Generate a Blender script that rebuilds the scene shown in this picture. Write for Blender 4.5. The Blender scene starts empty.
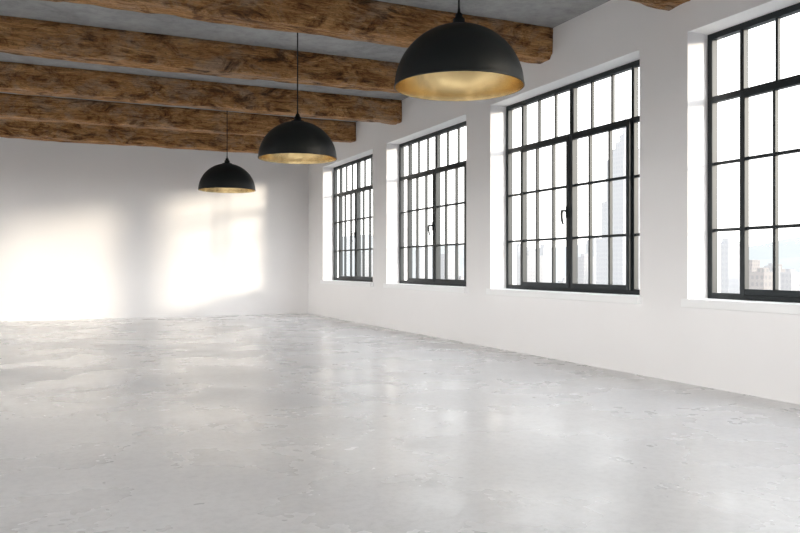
import bpy, bmesh, math, random
from mathutils import Vector, Matrix, noise
random.seed(7)
scene = bpy.context.scene
try:
    scene.view_settings.view_transform = 'Standard'
    scene.view_settings.look = 'None'
except Exception: pass
scene.view_settings.exposure = 0.0
FPX = 766.0
A = math.atan(345/FPX)

# ------------------------------------------------------------ helpers
def new_mat(name):
    m = bpy.data.materials.new(name); m.use_nodes = True
    nt = m.node_tree
    return m, nt, nt.nodes['Principled BSDF']
def N(nt, t, **kw):
    n = nt.nodes.new(t)
    for k, v in kw.items(): setattr(n, k, v)
    return n
def noise_node(nt, vec, scale, detail=6, rough=0.6, dist=0.0):
    n = N(nt, 'ShaderNodeTexNoise')
    n.inputs['Scale'].default_value = scale
    n.inputs['Detail'].default_value = detail
    n.inputs['Roughness'].default_value = rough
    n.inputs['Distortion'].default_value = dist
    nt.links.new(vec, n.inputs['Vector'])
    return n.outputs['Fac']
def ramp(nt, fac, stops):
    r = N(nt, 'ShaderNodeValToRGB')
    el = r.color_ramp.elements
    while len(el) < len(stops): el.new(0.5)
    for e, (p, c) in zip(el, stops):
        e.position = p
        e.color = (c, c, c, 1) if isinstance(c, (int, float)) else (*c, 1)
    nt.links.new(fac, r.inputs[0])
    return r.outputs[0]
def mix(nt, fac, a, b, mode='MIX'):
    m = N(nt, 'ShaderNodeMix', data_type='RGBA', blend_type=mode)
    for s, v in ((m.inputs[0], fac), (m.inputs[6], a), (m.inputs[7], b)):
        if isinstance(v, bpy.types.NodeSocket): nt.links.new(v, s)
        elif isinstance(v, (int, float)): s.default_value = v
        else: s.default_value = (*v, 1)
    return m.outputs[2]
def bump(nt, bsdf, h, strength, dist):
    b = N(nt, 'ShaderNodeBump')
    b.inputs['Strength'].default_value = strength
    b.inputs['Distance'].default_value = dist
    nt.links.new(h, b.inputs['Height'])
    nt.links.new(b.outputs[0], bsdf.inputs['Normal'])
def objcoord(nt, scale=(1, 1, 1)):
    tc = N(nt, 'ShaderNodeTexCoord'); mp = N(nt, 'ShaderNodeMapping')
    mp.inputs['Scale'].default_value = scale
    nt.links.new(tc.outputs['Object'], mp.inputs['Vector'])
    return mp.outputs[0]

# ------------------------------------------------------------ materials
def plaster(name, col):
    m, nt, b = new_mat(name)
    v = objcoord(nt)
    n = noise_node(nt, v, 0.6, 4)
    c = ramp(nt, n, [(0.3, tuple(x*0.97 for x in col)), (0.7, col)])
    nt.links.new(c, b.inputs['Base Color'])
    b.inputs['Roughness'].default_value = 0.75
    b.inputs['Specular IOR Level'].default_value = 0.3
    bump(nt, b, noise_node(nt, v, 60, 3), 0.05, 0.004)
    return m
M_wall = plaster('white_plaster', (0.88, 0.865, 0.86))
M_sill = plaster('white_sill', (0.94, 0.94, 0.94))

def concrete_floor():
    m, nt, b = new_mat('polished_concrete')
    v = objcoord(nt)
    big = noise_node(nt, v, 0.45, 6, 0.60, 0.2)
    mid = noise_node(nt, v, 2.2, 12, 0.70, 0.0)
    fine = noise_node(nt, v, 18, 8, 0.8)
    c1 = ramp(nt, big, [(0.20, (0.70, 0.70, 0.695)), (0.50, (0.81, 0.81, 0.81)), (0.80, (0.90, 0.905, 0.91))])
    c2 = ramp(nt, mid, [(0.20, 0.72), (0.42, 0.94), (0.80, 1.0)])
    c3 = ramp(nt, fine, [(0.20, 0.78), (0.55, 1.0)])
    c = mix(nt, 1.0, c1, c2, 'MULTIPLY'); c = mix(nt, 1.0, c, c3, 'MULTIPLY')
    vo = N(nt, 'ShaderNodeTexVoronoi'); vo.inputs['Scale'].default_value = 1.1
    vo.inputs['Randomness'].default_value = 1
    nt.links.new(v, vo.inputs['Vector'])
    p = ramp(nt, vo.outputs['Distance'], [(0.014, 0.15), (0.034, 1.0)])
    c = mix(nt, 0.85, c, p, 'MULTIPLY')
    nt.links.new(c, b.inputs['Base Color'])
    rr = noise_node(nt, v, 0.9, 5, 0.6, 0.1)
    r = ramp(nt, rr, [(0.25, 0.40), (0.5, 0.28), (0.75, 0.15)])
    nt.links.new(r, b.inputs['Roughness'])
    b.inputs['Specular IOR Level'].default_value = 0.65
    bump(nt, b, fine, 0.04, 0.003)
    return m
M_floor = concrete_floor()

def concrete_ceiling():
    m, nt, b = new_mat('raw_concrete')
    v = objcoord(nt)
    n = noise_node(nt, v, 1.1, 10, 0.72, 0.4)
    n2 = noise_node(nt, v, 7, 8, 0.75)
    c = ramp(nt, n, [(0.3, (0.22, 0.22, 0.223)), (0.52, (0.33, 0.33, 0.331)), (0.7, (0.40, 0.395, 0.394))])
    c = mix(nt, 1.0, c, ramp(nt, n2, [(0.3, 0.75), (0.55, 1.0)]), 'MULTIPLY')
    nt.links.new(c, b.inputs['Base Color']); b.inputs['Roughness'].default_value = 0.9
    bump(nt, b, noise_node(nt, v, 9, 8), 0.4, 0.015)
    return m
M_ceil = concrete_ceiling()

def wood():
    m, nt, b = new_mat('old_oak')
    v = objcoord(nt, (0.8, 7.0, 7.0))
    v2 = objcoord(nt, (1.0, 2.4, 2.4))
    v3 = objcoord(nt, (1.0, 1.6, 1.6))
    g = noise_node(nt, v, 2.6, 12, 0.78, 1.0)
    g2 = noise_node(nt, v, 11.0, 10, 0.8, 0.4)
    bl = noise_node(nt, v2, 2.1, 10, 0.75, 1.0)
    gr = noise_node(nt, v3, 1.3, 9, 0.75, 0.5)
    spk = noise_node(nt, v3, 22, 6, 0.7)
    c = ramp(nt, g, [(0.30, (0.14, 0.060, 0.020)), (0.44, (0.39, 0.185, 0.070)), (0.56, (0.62, 0.34, 0.14)), (0.70, (0.86, 0.59, 0.33))])
    c = mix(nt, ramp(nt, gr, [(0.48, 0.0), (0.60, 0.55)]), c, (0.47, 0.37, 0.29))
    d = ramp(nt, bl, [(0.37, (0.13, 0.10, 0.085)), (0.45, (0.58, 0.51, 0.45)), (0.52, (1.0, 1.0, 1.0))])
    c = mix(nt, 0.95, c, d, 'MULTIPLY')
    f = ramp(nt, g2, [(0.36, 0.25), (0.50, 1.0)])
    c = mix(nt, 0.85, c, f, 'MULTIPLY')
    s = ramp(nt, spk, [(0.35, 0.30), (0.43, 1.0)])
    c = mix(nt, 0.75, c, s, 'MULTIPLY')
    nt.links.new(c, b.inputs['Base Color']); b.inputs['Roughness'].default_value = 0.8
    b.inputs['Specular IOR Level'].default_value = 0.2
    h = mix(nt, 0.5, g, g2)
    bump(nt, b, h, 1.0, 0.05)
    return m
M_wood = wood()

def simple(name, col, rough, metal=0.0, spec=0.5):
    m, nt, b = new_mat(name)
    v = objcoord(nt)
    n = noise_node(nt, v, 25, 3)
    c = ramp(nt, n, [(0.3, tuple(x*0.93 for x in col)), (0.7, col)])
    nt.links.new(c, b.inputs['Base Color'])
    b.inputs['Roughness'].default_value = rough
    b.inputs['Metallic'].default_value = metal
    b.inputs['Specular IOR Level'].default_value = spec
    return m
M_frame = simple('anthracite_metal', (0.016, 0.021, 0.024), 0.45, spec=0.3)
M_black = simple('black_enamel', (0.005, 0.007, 0.008), 0.5, spec=0.25)
M_gold = simple('brushed_gold', (0.75, 0.56, 0.28), 0.26, 1.0)
M_cord = simple('black_cord', (0.01, 0.01, 0.01), 0.7)
M_bulb = simple('opal_bulb', (0.85, 0.82, 0.74), 0.3)

def glass():
    m = bpy.data.materials.new('window_glass'); m.use_nodes = True
    nt = m.node_tree; nt.nodes.clear()
    o = N(nt, 'ShaderNodeOutputMaterial'); t = N(nt, 'ShaderNodeBsdfTransparent')
    g = N(nt, 'ShaderNodeBsdfGlossy'); g.inputs['Roughness'].default_value = 0.02
    fr = N(nt, 'ShaderNodeFresnel'); fr.inputs['IOR'].default_value = 1.15
    mx = N(nt, 'ShaderNodeMixShader')
    t.inputs['Color'].default_value = (0.97, 0.98, 0.98, 1)
    nt.links.new(fr.outputs[0], mx.inputs[0]); nt.links.new(t.outputs[0], mx.inputs[1])
    nt.links.new(g.outputs[0], mx.inputs[2]); nt.links.new(mx.outputs[0], o.inputs['Surface'])
    return m
M_glass = glass()

# ------------------------------------------------------------ mesh helpers
def add_box(bm, x0, x1, y0, y1, z0, z1, mi=0):
    vs = [bm.verts.new(p) for p in ((x0,y0,z0),(x1,y0,z0),(x1,y1,z0),(x0,y1,z0),(x0,y0,z1),(x1,y0,z1),(x1,y1,z1),(x0,y1,z1))]
    for f in ((0,3,2,1),(4,5,6,7),(0,1,5,4),(1,2,6,5),(2,3,7,6),(3,0,4,7)):
        fc = bm.faces.new([vs[i] for i in f]); fc.material_index = mi
def finish(bm, name, mats, parent=None, smooth=False, bevel=0.0, loc=None):
    me = bpy.data.meshes.new(name); bm.normal_update(); bm.to_mesh(me); bm.free()
    ob = bpy.data.objects.new(name, me); scene.collection.objects.link(ob)
    for m in (mats if isinstance(mats, (list, tuple)) else [mats]): me.materials.append(m)
    if smooth:
        for p in me.polygons: p.use_smooth = True
    if bevel:
        md = ob.modifiers.new('bevel', 'BEVEL'); md.width = bevel; md.segments = 2; md.limit_method = 'ANGLE'
    if loc: ob.location = loc
    if parent: ob.parent = parent
    return ob
def empty(name, loc):
    e = bpy.data.objects.new(name, None); e.location = loc; e.empty_display_size = 0.2
    scene.collection.objects.link(e); return e

# ------------------------------------------------------------ room
XR, XL, YB, YN, H, T = 5.90, -5.90, 18.80, -4.5, 4.30, 0.45
SB, ST = 0.87, 3.60
OPEN = [(14.45, 17.63), (10.56, 13.735), (6.64, 9.826), (2.75, 5.935), (-1.14, 2.045)]

def wall_panels(bm, fixed0, fixed1, a0, a1, opens, axis):
    def bx(p0, p1, z0, z1):
        if axis == 'Y': add_box(bm, fixed0, fixed1, p0, p1, z0, z1)
        else: add_box(bm, p0, p1, fixed0, fixed1, z0, z1)
    bx(a0, a1, 0, SB - 0.07); bx(a0, a1, ST, H)
    cur = a0
    for o0, o1 in sorted(opens):
        bx(cur, o0, SB - 0.07, ST); cur = o1
    bx(cur, a1, SB - 0.07, ST)
bm = bmesh.new(); wall_panels(bm, XR, XR + T, YN, YB, OPEN, 'Y'); finish(bm, 'wall_right', M_wall)
bm = bmesh.new(); wall_panels(bm, XL - T, XL, YN, YB, OPEN, 'Y'); finish(bm, 'wall_left', M_wall)  # openings on this unseen side are added to let in fill light
NO = [(-5.4, -1.9), (-1.75, 1.75), (1.9, 5.4)]  # wide unseen openings behind the camera, added for fill light
bm = bmesh.new(); wall_panels(bm, YN - T, YN, XL - T, XR + T, NO, 'X'); finish(bm, 'wall_near', M_wall)
bm = bmesh.new(); add_box(bm, XL - T, XR + T, YB, YB + T, 0, H); finish(bm, 'wall_back', M_wall)
bm = bmesh.new(); add_box(bm, XL - T, XR + T, YN - T, YB + T, -0.3, 0); finish(bm, 'floor', M_floor)
bm = bmesh.new(); add_box(bm, XL - T, XR + T, YN - T, YB + T, H, H + 0.3); finish(bm, 'ceiling', M_ceil)

# ------------------------------------------------------------ windows
def make_window(idx, M, w):
    """local: x = along wall (-w/2..w/2), y = outward depth from wall face, z up"""
    root = bpy.data.objects.new('window_%d' % idx, None); scene.collection.objects.link(root); root.matrix_world = M
    h0, h1 = SB, ST; hw = w/2
    f0, f1 = 0.27, 0.35
    side = 0.43; tz = h1 - 0.68
    cw = (hw - side)
    bm = bmesh.new(); F = 0.062
    add_box(bm, -hw, -hw+F, f0, f1, h0, h1); add_box(bm, hw-F, hw, f0, f1, h0, h1)
    add_box(bm, -hw+F, hw-F, f0, f1, h0, h0+F); add_box(bm, -hw+F, hw-F, f0, f1, h1-F, h1)
    for px in (-(hw-side), hw-side):
        add_box(bm, px-0.024, px+0.024, f0+0.005, f1-0.005, h0+F, h1-F)
    add_box(bm, -0.042, 0.042, f0+0.004, f1-0.004, h0+F, h1-F)
    add_box(bm, -hw+F, hw-F, f0+0.006, f1-0.006, tz-0.03, tz+0.03)
    m0, m1 = f0+0.02, f1-0.02; t = 0.015
    for s in (-1, 1):
        for k in (1, 2):
            x = s*(cw*k/3)
            add_box(bm, x-t, x+t, m0, m1, tz+0.03, h1-F)
        x0, x1 = (hw-side, hw-F) if s > 0 else (-hw+F, -hw+side)
        for k in (1, 2):
            z = h0 + 0.02 + (tz-h0)*k/3
            add_box(bm, x0, x1, m0, m1, z-t, z+t)
    finish(bm, 'frame', M_frame, root, bevel=0.004)
    for s, nm in ((-1, 'casement_left'), (1, 'casement_right')):
        bm = bmesh.new()
        xa, xb = sorted((s*0.008, s*(cw-0.01)))
        c0, c1 = f0-0.035, f0+0.028
        za, zb = h0+0.05, tz-0.005; S = 0.06
        add_box(bm, xa, xa+S, c0, c1, za, zb); add_box(bm, xb-S, xb, c0, c1, za, zb)
        add_box(bm, xa+S, xb-S, c0, c1, za, za+S); add_box(bm, xa+S, xb-S, c0, c1, zb-S, zb)
        for k in (1, 2):
            x = xa + (xb-xa)*k/3; add_box(bm, x-t, x+t, c0+0.015, c1, za+S, zb-S)
            z = h0 + 0.02 + (tz-h0)*k/3; add_box(bm, xa+S, xb-S, c0+0.016, c1-0.001, z-t, z+t)
        finish(bm, nm, M_frame, root, bevel=0.004)
    bm = bmesh.new()
    hx = -0.045; hz = 1.93; c0 = f0-0.035
    add_box(bm, hx-0.018, hx+0.018, c0-0.012, c0, hz-0.09, hz+0.06)
    add_box(bm, hx-0.012, hx+0.012, c0-0.07, c0-0.01, hz-0.012, hz+0.012)
    pts = [(-0.075, 0.012), (-0.085, -0.03), (-0.085, -0.09), (-0.075, -0.14), (-0.062, -0.175)]
    prev = None
    for i, (dy, dz) in enumerate(pts):
        r = 0.017 - 0.001*i
        ring = [bm.verts.new((hx+sx*r, c0+dy+sy*r*0.7, hz+dz)) for sx, sy in ((-1,-1),(1,-1),(1,1),(-1,1))]
        if prev:
            for j in range(4): bm.faces.new((prev[j], prev[(j+1)%4], ring[(j+1)%4], ring[j]))
        else: bm.faces.new(ring)
        prev = ring
    bm.faces.new(prev[::-1])
    finish(bm, 'handle', M_frame, root, bevel=0.003)
    bm = bmesh.new(); y = f0+0.042
    vs = [bm.verts.new(p) for p in ((-hw+0.02, y, h0+0.02), (hw-0.02, y, h0+0.02), (hw-0.02, y, h1-0.02), (-hw+0.02, y, h1-0.02))]
    bm.faces.new(vs); finish(bm, 'glass', M_glass, root)
    bm = bmesh.new()
    add_box(bm, -hw, hw, -0.001, 0.45, SB-0.07, SB)
    add_box(bm, -hw-0.03, hw+0.03, -0.06, 0.0, SB-0.085, SB)
    finish(bm, 'sill', M_sill, root, bevel=0.004)
    ld = bpy.data.lights.new('portal', 'AREA'); ld.shape = 'RECTANGLE'; ld.size = w; ld.size_y = h1-h0
    try: ld.cycles.is_portal = True
    except Exception: pass
    lo = bpy.data.objects.new('portal', ld); scene.collection.objects.link(lo)
    lo.parent = root; lo.location = (0, 0.42, (h0+h1)/2)
    lo.rotation_euler = (math.radians(-90), 0, 0)

i = 1
for a, b_ in OPEN:
    M = Matrix(((0, 1, 0, XR), (-1, 0, 0, (a+b_)/2), (0, 0, 1, 0), (0, 0, 0, 1)))
    make_window(i, M, b_-a); i += 1
for a, b_ in OPEN:  # added left-wall windows, out of view, to brighten the room
    M = Matrix(((0, -1, 0, XL), (1, 0, 0, (a+b_)/2), (0, 0, 1, 0), (0, 0, 0, 1)))
    make_window(i, M, b_-a); i += 1
for a, b_ in NO:  # added near-wall windows, out of view, for more fill
    M = Matrix(((-1, 0, 0, (a+b_)/2), (0, -1, 0, YN), (0, 0, 1, 0), (0, 0, 0, 1)))
    make_window(i, M, b_-a); i += 1

# ------------------------------------------------------------ beams
def make_beam(y0, seed, zb=3.90, wd=0.33):
    bm = bmesh.new(); nx = 260; prof = []
    z0, z1 = zb, H; n_side = 7; ch = 0.018
    def lin(a, b, n): return [(a[0]+(b[0]-a[0])*k/n, a[1]+(b[1]-a[1])*k/n) for k in range(n)]
    prof += lin((0, z1), (0, z0+ch), n_side)
    prof += lin((0, z0+ch), (ch, z0), 2)
    prof += lin((ch, z0), (wd-ch, z0), n_side)
    prof += lin((wd-ch, z0), (wd, z0+ch), 2)
    prof += lin((wd, z0+ch), (wd, z1), n_side) + [(wd, z1)]
    rings = []
    for k in range(nx+1):
        x = XL + (XR-XL)*k/nx; ring = []
        for (yy, zz) in prof:
            cy = yy - wd/2
            n1 = noise.noise(Vector((x*0.9+seed*13, yy*2.5, zz*2.5)))
            n2 = noise.noise(Vector((x*4+seed*7, yy*9, zz*9)))
            edge = (abs(cy) > wd/2-0.03) and (zz < z0+0.03)
            n3 = max(0, noise.noise(Vector((x*2.3+seed*3, (yy > wd/2)*5.0, 0)))-0.05) if edge else 0
            d = 0.020*n1 + 0.013*n2
            sy = 1 + (d - n3*0.09)/(wd/2)
            y = wd/2 + cy*sy
            z = zz + (-(d) if zz < z0+0.03 else 0) + n3*0.06
            if zz >= z1-1e-6: z = z1
            ring.append(bm.verts.new((x, y, z)))
        rings.append(ring)
    for a, b in zip(rings, rings[1:]):
        for j in range(len(prof)-1):
            bm.faces.new((a[j], a[j+1], b[j+1], b[j]))
        bm.faces.new((a[-1], a[0], b[0], b[-1]))
    bm.faces.new(rings[0][::-1]); bm.faces.new(rings[-1])
    bmesh.ops.recalc_face_normals(bm, faces=bm.faces)
    sh = seed*3.7
    for v in bm.verts: v.co.x += sh; v.co.z += seed*1.3
    return finish(bm, 'ceiling_beam', M_wood, smooth=True, loc=(-sh, y0, -seed*1.3))
for k in range(-5, 5):
    make_beam(8.26 + 2.38*k, k+6)

# ------------------------------------------------------------ pendant lamps
def revolve(bm, prof, seg=96, mi=0, cap=False):
    rings = []
    for r, z in prof:
        if r < 1e-5: rings.append([bm.verts.new((0, 0, z))]); continue
        rings.append([bm.verts.new((r*math.cos(2*math.pi*k/seg), r*math.sin(2*math.pi*k/seg), z)) for k in range(seg)])
    for a, b in zip(rings, rings[1:]):
        for k in range(seg):
            k2 = (k+1) % seg
            if len(a) == 1 and len(b) == 1: continue
            if len(a) == 1: f = (a[0], b[k], b[k2])
            elif len(b) == 1: f = (a[k], b[0], a[k2])
            else: f = (a[k], b[k], b[k2], a[k2])
            bm.faces.new(f).material_index = mi
def pendant(x, y, rim=2.58, R=0.5, hh=0.48):
    e = empty('pendant_lamp', (x, y, rim))
    def dome(R, hh, z0=0, n=28, stop=0.07):
        out = []
        for k in range(n+1):
            a = (math.pi/2 - stop*1.2)*k/n
            out.append((R*math.cos(a), z0+hh*math.sin(a)))
        return out
    bm = bmesh.new()
    outer = dome(R, hh)
    revolve(bm, [(R-0.004, 0.0), (R+0.003, 0.0), (R+0.003, 0.012)] + outer[1:] + [(0.0, hh)])
    bmesh.ops.recalc_face_normals(bm, faces=bm.faces)
    finish(bm, 'shade_outer', M_black, e, smooth=True)
    bm = bmesh.new(); revolve(bm, [(R-0.004, 0.0)] + [(r-0.008 if r > 0.02 else r, z-0.006) for r, z in outer[1:]] + [(0, hh-0.008)])
    finish(bm, 'shade_inner', M_gold, e, smooth=True)
    bm = bmesh.new()
    revolve(bm, [(0, hh-0.01), (0.085, hh-0.006), (0.085, hh+0.004), (0.048, hh+0.012), (0.045, hh+0.05), (0.03, hh+0.062), (0.028, hh+0.085), (0.012, hh+0.10), (0.010, hh+0.13), (0, hh+0.13)], 40)
    finish(bm, 'cap', M_black, e, smooth=True)
    bm = bmesh.new(); revolve(bm, [(0.008, hh+0.12), (0.008, H-rim-0.03)], 16); finish(bm, 'cord', M_cord, e, smooth=True)
    bm = bmesh.new(); revolve(bm, [(0, H-rim-0.045), (0.05, H-rim-0.04), (0.06, H-rim-0.02), (0.06, H-rim), (0, H-rim)], 40); finish(bm, 'ceiling_rose', M_black, e, smooth=True)
    bm = bmesh.new()
    revolve(bm, [(0, hh-0.01), (0.03, hh-0.015), (0.03, hh-0.09), (0, hh-0.09)], 32); finish(bm, 'socket', M_black, e, smooth=True)
    bm = bmesh.new()
    revolve(bm, [(0.02, hh-0.08), (0.025, hh-0.11), (0.05, hh-0.15), (0.06, hh-0.19), (0.05, hh-0.23), (0.025, hh-0.25), (0, hh-0.255)], 32)
    finish(bm, 'bulb', M_bulb, e, smooth=True)
pendant(2.857, 5.23, 2.59); pendant(2.835, 9.49); pendant(2.806, 13.76, 2.56)

# ------------------------------------------------------------ outside city
def facade(name, base, win):
    m, nt, b = new_mat(name)
    v = objcoord(nt)
    sx = N(nt, 'ShaderNodeSeparateXYZ'); nt.links.new(v, sx.inputs[0])
    def stripes(sock, freq):
        a = N(nt, 'ShaderNodeMath', operation='MULTIPLY'); a.inputs[1].default_value = freq; nt.links.new(sock, a.inputs[0])
        f = N(nt, 'ShaderNodeMath', operation='FRACT'); nt.links.new(a.outputs[0], f.inputs[0])
        g = N(nt, 'ShaderNodeMath', operation='GREATER_THAN'); g.inputs[1].default_value = 0.45; nt.links.new(f.outputs[0], g.inputs[0])
        return g.outputs[0]
    ad = N(nt, 'ShaderNodeMath', operation='ADD'); nt.links.new(sx.outputs[0], ad.inputs[0]); nt.links.new(sx.outputs[1], ad.inputs[1])
    h = stripes(ad.outputs[0], 0.33); z = stripes(sx.outputs[2], 0.27)
    mu = N(nt, 'ShaderNodeMath', operation='MULTIPLY'); nt.links.new(h, mu.inputs[0]); nt.links.new(z, mu.inputs[1])
    c = mix(nt, mu.outputs[0], base, win)
    nt.links.new(c, b.inputs['Base Color']); b.inputs['Roughness'].default_value = 1
    b.inputs['Specular IOR Level'].default_value = 0.0
    return m
M_f1 = facade('hazy_pale_facade', (0.208, 0.208, 0.210), (0.188, 0.191, 0.197))  # distance haze put into the colours: greyed walls, windows close in tone
M_f2 = facade('hazy_stone_facade', (0.198, 0.195, 0.195), (0.177, 0.178, 0.181))
M_f3 = facade('hazy_brick_facade', (0.168, 0.158, 0.152), (0.138, 0.134, 0.133))
def at(px, depth):
    u = (px-400)/FPX
    return depth*(u*math.cos(A)+math.sin(A)), depth*(math.cos(A)-u*math.sin(A))
GZ = -110
tx, ty = at(625, 620)
bm = bmesh.new()
for (w, z0, z1) in ((32, GZ, 24), (26, 24, 54), (21, 54, 88), (16, 88, 96), (11, 96, 102), (6, 102, 108)):
    add_box(bm, -w/2, w/2, -w/2, w/2, z0, z1)
    if w > 15: add_box(bm, -w*0.3, w*0.3, -w/2-1.2, w/2+1.2, z0, z1-2)
revolve(bm, [(2.2, 107), (1.6, 116), (0.5, 120), (0.25, 134), (0, 135)], 12)
finish(bm, 'skyscraper', M_f1, loc=(tx, ty, 0))
bm = bmesh.new()
for k in range(900):
    ang = random.uniform(-math.pi, math.pi); d = random.uniform(260, 2200)
    px_, py_ = d*math.cos(ang), d*math.sin(ang)
    w1, w2 = random.uniform(14, 34), random.uniform(14, 34)
    top = random.uniform(-85, -30) + (random.random() < 0.10)*random.uniform(10, 45)
    if d < 600: top = min(top, -32)
    mi = random.choice((0, 0, 1, 1, 2))
    r5 = random.random(); r6 = random.uniform(3, 8)
    if abs(px_-tx) < 42 and abs(py_-ty) < 42: continue
    add_box(bm, px_-w1/2, px_+w1/2, py_-w2/2, py_+w2/2, GZ, top, mi)
    if r5 < 0.5: add_box(bm, px_-w1/5, px_+w1/5, py_-w2/5, py_+w2/5, top, top+r6, mi)
for px, dep, w, ytop, mi in ((728, 520, 11, 242, 0), (720, 700, 12, 256, 1), (738, 640, 10, 254, 0), (763, 420, 9, 272, 2), (772, 560, 8, 266, 1),
                             (790, 500, 8, 272, 1), (530, 800, 20, 256, 1), (545, 1000, 18, 248, 0), (595, 860, 14, 240, 0), (585, 750, 12, 257, 1), (520, 900, 15, 247, 0),
                             (450, 1100, 20, 254, 1), (423, 1000, 16, 250, 0), (365, 1100, 16, 254, 1)):
    x, y = at(px, dep); top = 1.2+(266.5-ytop)/FPX*dep
    add_box(bm, x-w/2, x+w/2, y-w/2, y+w/2, GZ, top, mi)
    add_box(bm, x-w/4, x+w/4, y-w/4, y+w/4, top, top+w*0.25, mi)
finish(bm, 'city_buildings', [M_f1, M_f2, M_f3])
m, nt, b = new_mat('hazy_land'); v = objcoord(nt)
c = ramp(nt, noise_node(nt, v, 0.0016, 6), [(0.40, (0.120, 0.130, 0.124)), (0.5, (0.14, 0.145, 0.145)), (0.56, (0.157, 0.162, 0.165))])
nt.links.new(c, b.inputs['Base Color']); b.inputs['Roughness'].default_value = 1; b.inputs['Specular IOR Level'].default_value = 0
bm = bmesh.new(); bmesh.ops.create_circle(bm, cap_ends=True, segments=96, radius=9000)
finish(bm, 'ground_outside', m, loc=(0, 0, GZ))
m2, nt, b = new_mat('hazy_hills'); v = objcoord(nt)
c = ramp(nt, noise_node(nt, v, 0.002, 6), [(0.4, (0.132, 0.138, 0.136)), (0.6, (0.146, 0.151, 0.152))])
nt.links.new(c, b.inputs['Base Color']); b.inputs['Roughness'].default_value = 1; b.inputs['Specular IOR Level'].default_value = 0
bm = bmesh.new()
for ri, (R0, base) in enumerate(((3000, 60), (4600, 150), (7000, 260))):
    prev = None; seg = 360
    for k in range(seg+1):
        a = 2*math.pi*k/seg
        hgt = base*(0.65+0.5*noise.fractal(Vector((math.cos(a)*6+ri*9, math.sin(a)*6, 0)), 1.0, 2.0, 5))
        ring = [bm.verts.new(((R0-500)*math.cos(a), (R0-500)*math.sin(a), GZ-5)), bm.verts.new((R0*math.cos(a), R0*math.sin(a), hgt))]
        if prev: bm.faces.new((prev[0], prev[1], ring[1], ring[0]))
        prev = ring
finish(bm, 'distant_hills', m2, smooth=True)

# ------------------------------------------------------------ sky + sun
w = bpy.data.worlds.new('sky'); scene.world = w; w.use_nodes = True
nt = w.node_tree; bg = nt.nodes['Background']
tc = N(nt, 'ShaderNodeTexCoord'); sp = N(nt, 'ShaderNodeSeparateXYZ'); nt.links.new(tc.outputs['Generated'], sp.inputs[0])
c = ramp(nt, sp.outputs[2], [(0.0, (1.0, 0.97, 0.94)), (0.25, (0.985, 0.98, 0.975)), (1.0, (0.86, 0.91, 1.0))])
nt.links.new(c, bg.inputs['Color'])
dt = N(nt, 'ShaderNodeVectorMath', operation='DOT_PRODUCT'); dt.inputs[1].default_value = (-0.45, -0.89, 0.0)
nt.links.new(tc.outputs['Generated'], dt.inputs[0])
mr = N(nt, 'ShaderNodeMapRange'); mr.interpolation_type = 'SMOOTHSTEP'
mr.inputs['From Min'].default_value = -0.75; mr.inputs['From Max'].default_value = 0.7
mr.inputs['To Min'].default_value = 2.9; mr.inputs['To Max'].default_value = 10.6
nt.links.new(dt.outputs['Value'], mr.inputs['Value']); nt.links.new(mr.outputs[0], bg.inputs['Strength'])
sd = bpy.data.lights.new('sun', 'SUN'); sd.energy = 4.4; sd.angle = math.radians(6.5); sd.color = (1.0, 0.88, 0.71)
so = bpy.data.objects.new('sun', sd); scene.collection.objects.link(so)
so.rotation_euler = Vector((-1, 1.1, -0.21)).to_track_quat('-Z', 'Y').to_euler()
so.location = (30, -30, 20)

# ------------------------------------------------------------ camera
cd = bpy.data.cameras.new('camera'); co = bpy.data.objects.new('camera', cd); scene.collection.objects.link(co)
cd.sensor_width = 36; cd.lens = FPX*36/800; cd.clip_end = 20000
co.location = (0, 0, 1.2); co.rotation_euler = (math.radians(90), 0, -A)
scene.camera = co
